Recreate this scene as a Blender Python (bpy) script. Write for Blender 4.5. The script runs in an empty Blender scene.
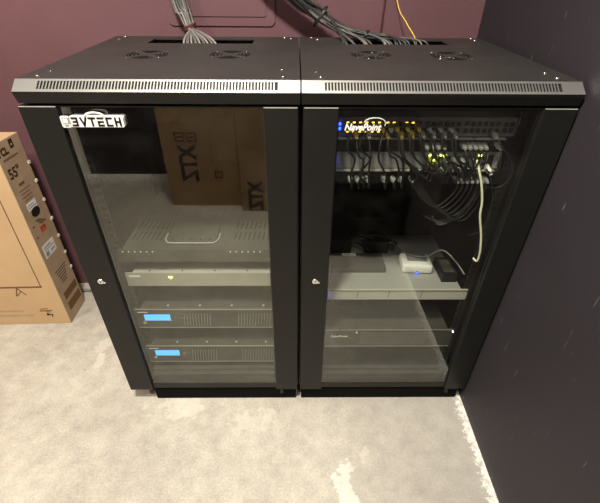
import bpy, bmesh, math, random
from mathutils import Vector, Matrix
random.seed(7)
C = bpy.context.scene.collection
PI = math.pi

# ------------------------------------------------------------------ camera
F, PITCH, YAW, ROLL = 384.735, .6113, .0141, .0086
CAM = Vector((-.0112, -.8478, 1.2762))
fw = Vector((math.sin(YAW)*math.cos(PITCH), math.cos(YAW)*math.cos(PITCH), -math.sin(PITCH)))
rt = Vector((math.cos(YAW), -math.sin(YAW), 0)); up = rt.cross(fw)
rt, up = math.cos(ROLL)*rt+math.sin(ROLL)*up, -math.sin(ROLL)*rt+math.cos(ROLL)*up
cd = bpy.data.cameras.new('camera'); cam = bpy.data.objects.new('camera', cd); C.objects.link(cam)
cd.sensor_width = 36; cd.lens = F/600*36; cd.clip_start = .02
cam.matrix_world = Matrix(((rt.x, up.x, -fw.x, CAM.x), (rt.y, up.y, -fw.y, CAM.y), (rt.z, up.z, -fw.z, CAM.z), (0, 0, 0, 1)))
bpy.context.scene.camera = cam

def at(u, v, ax, val):
    """point of the place seen at a pixel, on the plane axis=val"""
    d = rt*((u-300)/F)+up*((251.5-v)/F)+fw
    return CAM+d*((val-CAM[ax])/d[ax])
# the cabinets' lids rise very slightly towards the back
TZ0, TS = 1.106, .0345
def topz(y): return TZ0+TS*(y-.025)
def at_top(u, v):
    z = 1.115
    for _ in range(12):
        p = at(u, v, 2, z); z = topz(p.y)
    return Vector((p.x, p.y, z))

# ------------------------------------------------------------------ materials
def new_mat(name):
    m = bpy.data.materials.new(name); m.use_nodes = True
    return m, m.node_tree.nodes, m.node_tree.links, m.node_tree.nodes['Principled BSDF']
def mat(name, col, rough=.5, metal=0, spec=.5, emit=None, es=0, var=0, scale=30, bump=0, bscale=400):
    m, N, L, b = new_mat(name)
    b.inputs['Base Color'].default_value = (*col, 1); b.inputs['Roughness'].default_value = rough
    b.inputs['Metallic'].default_value = metal; b.inputs['Specular IOR Level'].default_value = spec
    if emit: b.inputs['Emission Color'].default_value = (*emit, 1); b.inputs['Emission Strength'].default_value = es
    tc = N.new('ShaderNodeTexCoord')
    if var:
        n = N.new('ShaderNodeTexNoise'); n.inputs['Scale'].default_value = scale; n.inputs['Detail'].default_value = 5
        L.new(tc.outputs['Object'], n.inputs['Vector'])
        r = N.new('ShaderNodeValToRGB'); r.color_ramp.elements[0].position = .3; r.color_ramp.elements[1].position = .7
        r.color_ramp.elements[0].color = (*[c*(1-var) for c in col], 1); r.color_ramp.elements[1].color = (*[min(1, c*(1+var)) for c in col], 1)
        L.new(n.outputs['Fac'], r.inputs['Fac']); L.new(r.outputs['Color'], b.inputs['Base Color'])
    if bump:
        n = N.new('ShaderNodeTexNoise'); n.inputs['Scale'].default_value = bscale; L.new(tc.outputs['Object'], n.inputs['Vector'])
        bp = N.new('ShaderNodeBump'); bp.inputs['Strength'].default_value = bump; bp.inputs['Distance'].default_value = .001
        L.new(n.outputs['Fac'], bp.inputs['Height']); L.new(bp.outputs['Normal'], b.inputs['Normal'])
    return m

def wall_mat(name, col, scuff=.0, scol=(.26, .23, .25)):
    m, N, L, b = new_mat(name)
    b.inputs['Roughness'].default_value = .62; b.inputs['Specular IOR Level'].default_value = .35
    tc = N.new('ShaderNodeTexCoord')
    n = N.new('ShaderNodeTexNoise'); n.inputs['Scale'].default_value = 2.2; n.inputs['Detail'].default_value = 6
    L.new(tc.outputs['Object'], n.inputs['Vector'])
    r = N.new('ShaderNodeValToRGB'); r.color_ramp.elements[0].position = .35; r.color_ramp.elements[1].position = .68
    r.color_ramp.elements[0].color = (*[c*.88 for c in col], 1); r.color_ramp.elements[1].color = (*[c*1.12 for c in col], 1)
    L.new(n.outputs['Fac'], r.inputs['Fac'])
    last = r.outputs['Color']
    if scuff:
        mp = N.new('ShaderNodeMapping'); mp.inputs['Rotation'].default_value = (.9, 0, 0); mp.inputs['Scale'].default_value = (1, 44, 4.2)
        L.new(tc.outputs['Object'], mp.inputs['Vector'])
        s = N.new('ShaderNodeTexNoise'); s.inputs['Scale'].default_value = 2.6; s.inputs['Detail'].default_value = 3
        L.new(mp.outputs['Vector'], s.inputs['Vector'])
        q = N.new('ShaderNodeValToRGB'); q.color_ramp.elements[0].position = .70; q.color_ramp.elements[1].position = .78
        q.color_ramp.elements[1].color = (scuff, scuff, scuff, 1)
        L.new(s.outputs['Fac'], q.inputs['Fac'])
        mx = N.new('ShaderNodeMixRGB'); L.new(q.outputs['Color'], mx.inputs['Fac']); L.new(last, mx.inputs[1]); mx.inputs[2].default_value = (*scol, 1)
        last = mx.outputs['Color']
    L.new(last, b.inputs['Base Color'])
    n2 = N.new('ShaderNodeTexNoise'); n2.inputs['Scale'].default_value = 90; L.new(tc.outputs['Object'], n2.inputs['Vector'])
    bp = N.new('ShaderNodeBump'); bp.inputs['Strength'].default_value = .25; bp.inputs['Distance'].default_value = .002
    L.new(n2.outputs['Fac'], bp.inputs['Height']); L.new(bp.outputs['Normal'], b.inputs['Normal'])
    return m

def floor_mat():
    m, N, L, b = new_mat('concrete')
    tc = N.new('ShaderNodeTexCoord'); P = tc.outputs['Object']
    def noise(scale, det=6, rough=.6, vec=P, dist=0):
        n = N.new('ShaderNodeTexNoise'); n.inputs['Scale'].default_value = scale; n.inputs['Detail'].default_value = det
        n.inputs['Roughness'].default_value = rough; n.inputs['Distortion'].default_value = dist; L.new(vec, n.inputs['Vector']); return n.outputs['Fac']
    def ramp(f, *st):
        r = N.new('ShaderNodeValToRGB'); e = r.color_ramp.elements
        while len(e) < len(st): e.new(.5)
        for k, (p, c) in enumerate(st): e[k].position = p; e[k].color = (*c, 1) if len(c) == 3 else c
        L.new(f, r.inputs['Fac']); return r.outputs['Color']
    def mix(f, a, c2, mode='MIX'):
        x = N.new('ShaderNodeMixRGB'); x.blend_type = mode
        if isinstance(f, float): x.inputs['Fac'].default_value = f
        else: L.new(f, x.inputs['Fac'])
        L.new(a, x.inputs[1])
        if isinstance(c2, tuple): x.inputs[2].default_value = (*c2, 1)
        else: L.new(c2, x.inputs[2])
        return x.outputs['Color']
    def math_(op, a, c2=None, cl=False):
        x = N.new('ShaderNodeMath'); x.operation = op; x.use_clamp = cl
        for i, s in enumerate((a, c2)):
            if s is None: continue
            if isinstance(s, (int, float)): x.inputs[i].default_value = s
            else: L.new(s, x.inputs[i])
        return x.outputs[0]
    base = ramp(noise(2.6, 8, .62, dist=.4), (.25, (.39, .36, .315)), (.5, (.49, .455, .395)), (.78, (.58, .545, .475)))
    sm = ramp(noise(17, 8, .7), (.32, (.80, .80, .80)), (.62, (1.09, 1.09, 1.08)))
    c = mix(1.0, base, sm, 'MULTIPLY')
    grain = ramp(noise(160, 4, .7), (.3, (.78, .78, .78)), (.7, (1.12, 1.12, 1.12)))
    c = mix(1.0, c, grain, 'MULTIPLY')
    # pits
    pit = ramp(noise(38, 2, .5), (.235, (1, 1, 1)), (.27, (0, 0, 0)))
    c = mix(math_('MULTIPLY', pit, .45), c, (.16, .14, .12))
    # trowel scratches in two directions
    for ang, pos in ((.5, .68), (-.8, .70)):
        mp = N.new('ShaderNodeMapping'); mp.inputs['Rotation'].default_value = (0, 0, ang); mp.inputs['Scale'].default_value = (1.6, 24, 1)
        L.new(P, mp.inputs['Vector'])
        sc = ramp(noise(3, 4, .6, mp.outputs['Vector']), (pos, (0, 0, 0)), (pos+.07, (.5, .5, .5)))
        c = mix(sc, c, (.68, .65, .60))
    # white paint and plaster patches
    sep = N.new('ShaderNodeSeparateXYZ'); L.new(P, sep.inputs[0]); X, Y = sep.outputs[0], sep.outputs[1]
    wob = noise(14, 6, .7); fine = noise(60, 6, .75); wob2 = noise(5, 5, .6)
    def spot(x, y, rx, ry, amp=1.6):
        dx = math_('MULTIPLY', math_('SUBTRACT', X, x), 1/rx); dy = math_('MULTIPLY', math_('SUBTRACT', Y, y), 1/ry)
        r = math_('ADD', math_('MULTIPLY', dx, dx), math_('MULTIPLY', dy, dy))
        r = math_('ADD', r, math_('MULTIPLY', math_('SUBTRACT', wob, .5), amp*6))
        return ramp(r, (.35, (1, 1, 1)), (.75, (0, 0, 0)))
    p1 = at(345, 484, 2, 0); 
    c = mix(math_('MULTIPLY', spot(p1.x, p1.y, .035, .085), .62), c, (.80, .78, .72))
    for (u, v, rx, ry, s) in ((105, 345, .04, .05, .35), (100, 360, .02, .04, .4), (365, 455, .02, .03, .4), (180, 405, .09, .06, .3), (250, 420, .1, .05, .25)):
        p = at(u, v, 2, 0); c = mix(math_('MULTIPLY', spot(p.x, p.y, rx, ry), s), c, (.74, .70, .62))
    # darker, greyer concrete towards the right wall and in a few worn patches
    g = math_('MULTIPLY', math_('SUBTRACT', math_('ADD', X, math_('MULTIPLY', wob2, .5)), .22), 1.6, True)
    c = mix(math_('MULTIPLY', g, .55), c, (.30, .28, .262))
    # ragged white plaster line left along the foot of the walls
    lc = ramp(noise(45, 5, .7), (.35, (.46, .43, .39)), (.52, (.84, .82, .77)))
    XS = math_('SUBTRACT', X, math_('MULTIPLY', Y, .027))
    for e, sgn, lim, w in ((XS, 1, .609, .036), (Y, -1, 2.03, .20)):
        d = math_('SUBTRACT', lim, math_('MULTIPLY', e, sgn))
        d = math_('ADD', math_('MULTIPLY', d, 1/w), math_('ADD', math_('MULTIPLY', math_('SUBTRACT', wob, .5), 2.2), math_('MULTIPLY', math_('SUBTRACT', fine, .5), 2.6)))
        k = ramp(d, (.55, (1, 1, 1)), (.85, (0, 0, 0)))
        c = mix(math_('MULTIPLY', k, .9), c, lc)
    L.new(c, b.inputs['Base Color'])
    r = ramp(noise(5, 6, .6), (.3, (.42, .42, .42)), (.7, (.68, .68, .68))); L.new(r, b.inputs['Roughness'])
    b.inputs['Specular IOR Level'].default_value = .4
    bp = N.new('ShaderNodeBump'); bp.inputs['Strength'].default_value = .35; bp.inputs['Distance'].default_value = .003
    L.new(noise(28, 8, .7), bp.inputs['Height']); L.new(bp.outputs['Normal'], b.inputs['Normal'])
    return m

def glass_mat(name, refl_ior, tint, reflect=True):
    m = bpy.data.materials.new(name); m.use_nodes = True; N = m.node_tree.nodes; L = m.node_tree.links; N.clear()
    out = N.new('ShaderNodeOutputMaterial'); tr = N.new('ShaderNodeBsdfTransparent'); tr.inputs['Color'].default_value = (*tint, 1)
    if not reflect: L.new(tr.outputs[0], out.inputs[0]); return m
    gl = N.new('ShaderNodeBsdfGlossy'); gl.inputs['Roughness'].default_value = .012; gl.inputs['Color'].default_value = (.97, .98, .93, 1)
    # reflectance by Schlick's rule, the same from both sides of the pane
    lw = N.new('ShaderNodeLayerWeight'); lw.inputs['Blend'].default_value = .5
    pw = N.new('ShaderNodeMath'); pw.operation = 'POWER'; L.new(lw.outputs['Facing'], pw.inputs[0]); pw.inputs[1].default_value = 5
    r0 = ((refl_ior-1)/(refl_ior+1))**2
    fr = N.new('ShaderNodeMath'); fr.operation = 'MULTIPLY_ADD'; L.new(pw.outputs[0], fr.inputs[0]); fr.inputs[1].default_value = 1-r0; fr.inputs[2].default_value = r0
    mx = N.new('ShaderNodeMixShader'); L.new(fr.outputs[0], mx.inputs[0]); L.new(tr.outputs[0], mx.inputs[1]); L.new(gl.outputs[0], mx.inputs[2])
    # a thin film of dust
    df = N.new('ShaderNodeBsdfDiffuse'); df.inputs['Color'].default_value = (.6, .58, .52, 1)
    tc = N.new('ShaderNodeTexCoord'); n = N.new('ShaderNodeTexNoise'); n.inputs['Scale'].default_value = 9; n.inputs['Detail'].default_value = 8
    L.new(tc.outputs['Object'], n.inputs['Vector'])
    r = N.new('ShaderNodeValToRGB'); r.color_ramp.elements[0].position = .45; r.color_ramp.elements[0].color = (.001, .001, .001, 1)
    r.color_ramp.elements[1].position = .8; r.color_ramp.elements[1].color = (.018, .018, .018, 1); L.new(n.outputs['Fac'], r.inputs['Fac'])
    m2 = N.new('ShaderNodeMixShader'); L.new(r.outputs[0], m2.inputs[0]); L.new(mx.outputs[0], m2.inputs[1]); L.new(df.outputs[0], m2.inputs[2])
    L.new(m2.outputs[0], out.inputs[0]); return m

M = dict(
    coat=mat('black_powder_coat', (.0085, .0085, .0076), .47, spec=.32, var=.08, scale=14, bump=.15, bscale=700),
    lid=mat('dusty_black_lid', (.023, .021, .020), .5, spec=.5, var=.14, scale=9, bump=.12, bscale=500),
    strip=mat('satin_grey_strip', (.74, .73, .71), .36, metal=1),
    dark=mat('dark_void', (.004, .004, .004), .9, spec=.1),
    inner=mat('inner_black_metal', (.007, .007, .007), .5),
    rail=mat('black_rack_rail', (.016, .016, .015), .4),
    rail2=mat('grille_grey', (.13, .13, .12), .5),
    nut=mat('zinc_cage_nut', (.75, .75, .72), .25, metal=1),
    chrome=mat('chrome', (.85, .84, .82), .12, metal=1),
    white=mat('white_vinyl', (.82, .82, .80), .45),
    black=mat('black_vinyl', (.008, .008, .009), .4),
    shelff=mat('pale_shelf_front', (.50, .50, .46), .4),
    amp=mat('charcoal_amplifier_paint', (.060, .058, .050), .45, var=.1, scale=30),
    ampl=mat('worn_amplifier_edge', (.30, .29, .25), .4),
    chassis=mat('dusty_charcoal_chassis', (.055, .054, .046), .5, var=.2, scale=12),
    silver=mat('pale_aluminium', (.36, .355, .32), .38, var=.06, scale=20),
    shelf=mat('white_painted_steel', (.30, .30, .285), .4, var=.06, scale=8),
    lcd=mat('blue_display', (.02, .1, .2), .3, emit=(.07, .42, 1.0), es=.85),
    sw=mat('grey_switch_paint', (.25, .25, .28), .42, var=.08, scale=20),
    sw2=mat('light_grey_switch_paint', (.27, .27, .29), .42, var=.08, scale=20),
    port=mat('black_port', (.004, .004, .004), .6),
    ledy=mat('amber_light', (.4, .25, .02), .4, emit=(1, .60, .06), es=1.5),
    ledg=mat('yellow_green_light', (.4, .5, .05), .4, emit=(.75, 1, .15), es=3.2),
    ledb=mat('blue_light', (.02, .05, .6), .4, emit=(.015, .06, 1), es=5),
    ledw=mat('cold_white_light', (.5, .6, .9), .4, emit=(.5, .65, 1), es=6),
    plug=mat('clear_plug', (.30, .30, .30), .2, spec=.8),
    glow_plug=mat('amber_glow_plug', (.42, .33, .07), .3),  # amber glow of the port lights put into the plug colour
    cable=mat('black_cable', (.010, .010, .010), .45, spec=.35),
    gcable=mat('grey_cable', (.115, .108, .102), .45),
    lcable=mat('light_grey_cable', (.22, .205, .195), .45),
    ccable=mat('charcoal_cable', (.026, .025, .025), .42),
    ycable=mat('yellow_cable', (.72, .52, .06), .4),
    wcable=mat('cream_cable', (.90, .90, .68), .4),
    wdev=mat('white_plastic', (.85, .85, .83), .35),
    velcro=mat('dark_red_strap', (.07, .016, .018), .8),
    card=mat('cardboard', (.52, .36, .205), .8, spec=.15, var=.06, scale=5, bump=.2, bscale=120),
    cards=mat('cardboard_side', (.40, .29, .19), .85, spec=.1, var=.12, scale=14, bump=.2, bscale=120),
    cardd=mat('brown_cardboard', (.36, .235, .125), .85, spec=.1, var=.08, scale=6),
    ink=mat('brown_ink', (.17, .095, .045), .8, spec=.1),
    inkd=mat('dark_ink', (.045, .028, .018), .8, spec=.1),
    orange=mat('orange_label', (.62, .15, .07), .6),
    label=mat('white_label', (.74, .72, .68), .6),
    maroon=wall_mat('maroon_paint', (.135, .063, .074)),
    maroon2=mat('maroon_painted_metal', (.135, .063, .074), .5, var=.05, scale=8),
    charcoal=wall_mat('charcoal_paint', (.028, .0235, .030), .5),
    ceil=mat('ceiling_paint', (.12, .11, .105), .9, var=.05, scale=3),
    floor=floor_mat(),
    glass=glass_mat('tinted_glass', 1.97, (.86, .88, .82)),
    glassb=glass_mat('tinted_glass_back', 1.5, (1, 1, 1), False),
    lamp=mat('lamp_diffuser', (.9, .85, .75), .5, emit=(1, .86, .68), es=6),
    frame=mat('grey_door_trim', (.88, .86, .80), .5, var=.05, scale=5),
    blocker=mat('black_blocker_shell', (.006, .006, .006), .7, spec=.2),
)

# ------------------------------------------------------------------ mesh helpers
class B:
    def __init__(s, *mats): s.bm = bmesh.new(); s.mats = list(mats)
    def mi(s, m):
        if m is None: return 0
        if m not in s.mats: s.mats.append(m)
        return s.mats.index(m)
    def poly(s, vs, m=None, smooth=False):
        f = s.bm.faces.new([s.bm.verts.new(v) for v in vs]); f.material_index = s.mi(m); f.smooth = smooth; return f
    def box(s, x0, x1, y0, y1, z0, z1, m=None, bev=0):
        k = s.mi(m); x0, x1 = sorted((x0, x1)); y0, y1 = sorted((y0, y1)); z0, z1 = sorted((z0, z1))
        v = [s.bm.verts.new(p) for p in ((x0, y0, z0), (x1, y0, z0), (x1, y1, z0), (x0, y1, z0), (x0, y0, z1), (x1, y0, z1), (x1, y1, z1), (x0, y1, z1))]
        fs = [s.bm.faces.new([v[i] for i in q]) for q in ((0, 3, 2, 1), (4, 5, 6, 7), (0, 1, 5, 4), (1, 2, 6, 5), (2, 3, 7, 6), (3, 0, 4, 7))]
        for f in fs: f.material_index = k
        if bev:
            es = list({e for f in fs for e in f.edges})
            r = bmesh.ops.bevel(s.bm, geom=es, offset=bev, segments=2, profile=.6, affect='EDGES', material=-1)
            for f in r['faces']: f.material_index = k
        return s
    def prism(s, pts, d, m=None):
        """pts: closed 3-D outline; extruded by the vector d"""
        k = s.mi(m); d = Vector(d)
        a = [s.bm.verts.new(p) for p in pts]; b = [s.bm.verts.new(Vector(p)+d) for p in pts]
        fs = [s.bm.faces.new(a), s.bm.faces.new(b[::-1])]
        n = len(pts)
        for i in range(n): fs.append(s.bm.faces.new((a[i], b[i], b[(i+1) % n], a[(i+1) % n])))
        for f in fs: f.material_index = k
        return s
    def cyl(s, c, r, h, axis='z', n=20, m=None, r2=None):
        k = s.mi(m); c = Vector(c); r2 = r if r2 is None else r2
        U, V, W = {'z': ((1, 0, 0), (0, 1, 0), (0, 0, 1)), 'y': ((1, 0, 0), (0, 0, 1), (0, 1, 0)), 'x': ((0, 1, 0), (0, 0, 1), (1, 0, 0))}[axis]
        U, V, W = Vector(U), Vector(V), Vector(W)
        a = [s.bm.verts.new(c+U*r*math.cos(t)+V*r*math.sin(t)) for t in [2*PI*i/n for i in range(n)]]
        b = [s.bm.verts.new(c+W*h+U*r2*math.cos(t)+V*r2*math.sin(t)) for t in [2*PI*i/n for i in range(n)]]
        fs = [s.bm.faces.new(a), s.bm.faces.new(b)]
        for i in range(n):
            f = s.bm.faces.new((a[i], b[i], b[(i+1) % n], a[(i+1) % n])); f.smooth = True; fs.append(f)
        for f in fs: f.material_index = k
        return s
    def tube(s, pts, r, n=7, sub=6, m=None, closed=False):
        k = s.mi(m); P = [Vector(p) for p in pts]; Q = []
        if len(P) > 2:
            N_ = len(P)
            rng = range(N_) if closed else range(N_-1)
            for i in rng:
                if closed: p0, p1, p2, p3 = P[i-1], P[i], P[(i+1) % N_], P[(i+2) % N_]
                else: p0, p1, p2, p3 = P[max(i-1, 0)], P[i], P[i+1], P[min(i+2, N_-1)]
                for j in range(sub):
                    t = j/sub
                    Q.append(.5*((2*p1)+(-p0+p2)*t+(2*p0-5*p1+4*p2-p3)*t*t+(-p0+3*p1-3*p2+p3)*t**3))
            if not closed: Q.append(P[-1])
        else: Q = P
        rings = []; ref = None
        for i, p in enumerate(Q):
            a = Q[i-1] if (i or closed) else Q[i]; b = Q[(i+1) % len(Q)] if (i < len(Q)-1 or closed) else Q[i]
            t = (b-a).normalized()
            if ref is None: ref = t.orthogonal().normalized()
            ref = (ref-t*ref.dot(t)).normalized(); w = t.cross(ref)
            rings.append([s.bm.verts.new(p+(ref*math.cos(2*PI*j/n)+w*math.sin(2*PI*j/n))*r) for j in range(n)])
        K = len(rings) if closed else len(rings)-1
        for i in range(K):
            a, b = rings[i], rings[(i+1) % len(rings)]
            for j in range(n):
                f = s.bm.faces.new((a[j], a[(j+1) % n], b[(j+1) % n], b[j])); f.smooth = True; f.material_index = k
        if not closed:
            for q in (rings[0], rings[-1]): s.bm.faces.new(q).material_index = k
        return s
    def stroke(s, p, q, w, y0, y1, m=None):
        """flat bar between 2-D points p, q in the XZ plane"""
        a = Vector((p[0], 0, p[1])); b = Vector((q[0], 0, q[1])); d = (b-a).normalized(); n = Vector((-d.z, 0, d.x))*w/2; e = d*w/2
        pts = [a-e-n, b+e-n, b+e+n, a-e+n]
        for v in pts: v.y = y0
        return s.prism(pts, (0, y1-y0, 0), m)

def wloc(o):
    v = Vector((0, 0, 0))
    while o: v = v+o.location; o = o.parent
    return v
def obj(name, b, parent=None, local=False, base=None):
    """link one mesh; geometry is given in world coordinates unless local"""
    me = bpy.data.meshes.new(name)
    off = Vector((0, 0, 0)) if local else (wloc(parent) if parent else (Vector(base) if base else Vector((0, 0, 0))))
    bmesh.ops.recalc_face_normals(b.bm, faces=b.bm.faces[:])
    if off.length: bmesh.ops.translate(b.bm, verts=b.bm.verts[:], vec=-off)
    b.bm.to_mesh(me); b.bm.free()
    for m in b.mats: me.materials.append(m)
    o = bpy.data.objects.new(name, me); C.objects.link(o); o.parent = parent
    if base and not parent: o.location = base
    return o
def tag(o, label, cat, group=None):
    o['label'] = label; o['category'] = cat
    if group: o['group'] = group
    return o
def thing(name, label, cat, loc, group=None):
    o = bpy.data.objects.new(name, None); C.objects.link(o); o.location = loc; o.empty_display_size = .05
    return tag(o, label, cat, group)
def struct(name, b):
    o = obj(name, b); o['kind'] = 'structure'; return o
def text(name, s, size, m, parent, org, xd, yd, ext=.0003, fat=0, shear=0, sx=1, local=False, align='LEFT'):
    cu = bpy.data.curves.new(name, 'FONT'); cu.body = s; cu.size = size; cu.extrude = ext; cu.offset = fat; cu.shear = shear; cu.align_x = align
    t = bpy.data.objects.new(name, cu); C.objects.link(t)
    bpy.context.view_layer.update()
    me = bpy.data.meshes.new_from_object(t.evaluated_get(bpy.context.evaluated_depsgraph_get()))
    bpy.data.objects.remove(t); me.materials.clear(); me.materials.append(m)
    xd = Vector(xd).normalized(); yd = Vector(yd).normalized(); zd = xd.cross(yd)
    R = Matrix(((xd.x, yd.x, zd.x), (xd.y, yd.y, zd.y), (xd.z, yd.z, zd.z))).to_4x4() @ Matrix.Diagonal((sx, 1, 1, 1))
    off = Vector(org)-(Vector((0, 0, 0)) if local else wloc(parent))
    me.transform(Matrix.Translation(off) @ R); me.name = name
    o = bpy.data.objects.new(name, me); C.objects.link(o); o.parent = parent
    return o

# ------------------------------------------------------------------ the room
XR, YB, XL, YF, ZC = .612, .69, -2.7, -2.03, 2.62
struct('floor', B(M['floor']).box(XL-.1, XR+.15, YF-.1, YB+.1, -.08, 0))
struct('ceiling', B(M['ceil']).box(XL-.1, XR+.15, YF-.1, YB+.1, ZC, ZC+.1))
struct('wall_back', B(M['maroon']).box(XL-.1, XR+.15, YB, YB+.1, 0, ZC))
def xr(y): return .609+.027*y     # the right wall is not quite square to the back wall
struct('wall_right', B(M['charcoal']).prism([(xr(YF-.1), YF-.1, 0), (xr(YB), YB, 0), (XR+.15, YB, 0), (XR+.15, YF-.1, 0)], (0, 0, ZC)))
struct('wall_left', B(M['maroon']).box(XL-.1, XL, YF, YB, 0, ZC))
struct('wall_front', B(M['charcoal']).box(XL-.1, .5535, YF-.1, YF, 0, ZC))
# door with a pale grey frame in the wall behind the camera (seen mirrored in the glass)
dx1 = -1.655; dx0 = dx1-.92
d = struct('door_1', B(M['maroon2']).box(dx0+.05, dx1-.05, YF, YF+.02, .01, 2.03))
fr = B(M['frame']); fr.box(dx0, dx0+.05, YF, YF+.03, 0, 2.08).box(dx1-.05, dx1, YF, YF+.03, 0, 2.08).box(dx0+.05, dx1-.05, YF, YF+.03, 2.03, 2.08)
obj('door_frame', fr, d)
obj('door_handle', B(M['chrome']).cyl((dx0+.12, YF+.02, 1.0), .012, .05, 'y').box(dx0+.11, dx0+.23, YF+.058, YF+.072, .992, 1.01), d)

# lamps
def downlight(x, y, w, e, col, label, sz=.22):
    t = thing('ceiling_light', label, 'ceiling light', (x, y, ZC), 'ceiling lights')
    h = sz/2+.02
    r = B(M['white']); r.box(x-h, x+h, y-h, y-h+.02, ZC-.02, ZC).box(x-h, x+h, y+h-.02, y+h, ZC-.02, ZC).box(x-h, x-h+.02, y-h+.02, y+h-.02, ZC-.02, ZC).box(x+h-.02, x+h, y-h+.02, y+h-.02, ZC-.02, ZC)
    obj('housing', r, t); obj('diffuser', B(M['lamp']).box(x-h+.02, x+h-.02, y-h+.02, y+h-.02, ZC-.008, ZC), t)
    l = bpy.data.lights.new('lamp', 'AREA'); l.shape = 'SQUARE'; l.size = sz; l.energy = e; l.color = col
    lo = bpy.data.objects.new('lamp', l); C.objects.link(lo); lo.parent = t; lo.location = (0, 0, -.025)
downlight(-.33, -.72, 0, 43, (1, .935, .81), 'square warm ceiling light nearest above the two cabinets')
downlight(.30, -1.30, 0, 7, (1, .95, .88), 'square warm ceiling light beside the dark right wall')
downlight(-2.05, -1.10, 0, 24, (1, .90, .74), 'square warm ceiling light above the left side of the room')
w = bpy.data.worlds.new('world'); bpy.context.scene.world = w; w.use_nodes = True
w.node_tree.nodes['Background'].inputs[0].default_value = (.02, .018, .017, 1)

# ------------------------------------------------------------------ wall fittings
t = thing('access_panel', 'maroon painted access panel with rounded corners on wall behind left cabinet', 'access panel', (-.26, YB, 1.157))
def rrect(x0, x1, z0, z1, r, y, n=6):
    pts = []
    for cx, cz, a in ((x1-r, z0+r, -PI/2), (x1-r, z1-r, 0), (x0+r, z1-r, PI/2), (x0+r, z0+r, PI)):
        for i in range(n+1): pts.append((cx+r*math.cos(a+PI/2*i/n), y, cz+r*math.sin(a+PI/2*i/n)))
    return pts
obj('frame', B(M['maroon2']).prism(rrect(-.445, -.082, 1.150, 1.50, .018, YB-.005), (0, .005, 0)), t)
obj('hatch', B(M['maroon2']).prism(rrect(-.405, -.112, 1.178, 1.47, .006, YB-.008), (0, .004, 0)), t)
c = at(385, 0, 1, YB-.004)
tag(obj('wall_cable', B(M['velcro']).tube([(c.x+.004, YB-.004, ZC), (c.x+.004, YB-.004, 1.5), (c.x, YB-.004, c.z), (c.x-.002, YB-.004, 1.15), (c.x-.004, YB-.004, .9)], .0032), base=(c.x, YB-.004, .9)),
    'dark red cable running straight down the maroon wall behind right cabinet', 'cable')
p = at(88, 290.5, 2, .006)
tag(obj('floor_pipe', B(M['lcable']).tube([(-2.2, p.y, .0075), (p.x, p.y, .0075), (-.2, p.y, .0075)], .007, n=10), base=(-1.2, p.y, 0)),
    'thin pale pipe lying on the floor along foot of maroon wall', 'pipe')
# ------------------------------------------------------------------ server cabinets
def logo(parent):
    b = B(M['white']); yb = .0045
    # stroke letters: B V T E C H
    L_ = {'B': [((0, 1), (.62, 1)), ((.62, 1), (.62, .08)), ((.15, .5), (.62, .5)), ((0, 0), (.62, 0))],
          'V': [((0, 1), (.34, 0)), ((.34, 0), (.70, 1))],
          'T': [((-.05, 1), (.70, 1)), ((.33, 1), (.33, 0))],
          'E': [((0, 1), (.62, 1)), ((.0, .5), (.6, .5)), ((0, 0), (.62, 0)), ((0, 0), (0, .5))],
          'C': [((0, 1), (.62, 1)), ((0, 1), (0, 0)), ((0, 0), (.62, 0))],
          'H': [((0, 1), (0, 0)), ((.62, 1), (.62, 0)), ((0, .5), (.62, .5))]}
    x = -.4965; h = .0155; z0 = 1.0155; adv = .0187; S = []
    for ch in 'BVTECH':
        for (a, c) in L_[ch]: S.append(((x+a[0]*h*1.02, z0+a[1]*h), (x+c[0]*h*1.02, z0+c[1]*h)))
        x += adv
    b.prism(rrect(-.5035, -.3860, 1.0118, 1.0348, .004, yb), (0, .0103, 0))
    # monitor icon plate and the arc above the letters
    b.prism(rrect(-.5215, -.5015, 1.0105, 1.0355, .004, yb), (0, .0014, 0))
    arc = [(-.446+.020*math.cos(a), yb, 1.035+.008*math.sin(a)) for a in [PI*i/12 for i in range(13)]]
    b.tube(arc, .0021, n=6, sub=2)
    o = obj('logo_backing', b, parent); o['label'] = 'white outline behind the logo'
    k = B(M['black'])
    for a, c in S: k.stroke(a, c, .0042, yb-.0006, yb+.0002)
    k.prism(rrect(-.5180, -.5045, 1.0185, 1.0320, .001, yb-.0006), (0, .0008, 0)); k.stroke((-.514, 1.0145), (-.508, 1.0145), .002, yb-.0006, yb+.0002)
    o = obj('logo_lettering', k, parent); o['label'] = 'black lettering of the logo'
    obj('logo_screen', B(M['label']).prism(rrect(-.5168, -.5057, 1.0198, 1.0308, .0006, yb-.0008), (0, .0003, 0)), parent)

def navelogo(parent):
    a = at(344, 131, 1, .0105); b_ = at(386, 131, 1, .0105)
    text('logo_lettering', 'NavePoint', .0205, M['white'], parent, (a.x, .0108, a.z+.0015), (1, 0, 0), (0, 0, 1), .0004, .0006, .25, .93)
    c1 = at(364, 122, 1, .0105); c2 = at(386, 122, 1, .0105); cx = (c1.x+c2.x)/2; r = (c2.x-c1.x)/2
    pts = [(cx+r*math.cos(t), .0108, c1.z-.004+.013*math.sin(t)) for t in [PI*.93-PI*1.05*i/14 for i in range(15)]]
    obj('logo_arc', B(M['white']).tube(pts, .0008, n=6, sub=2), parent)

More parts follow.
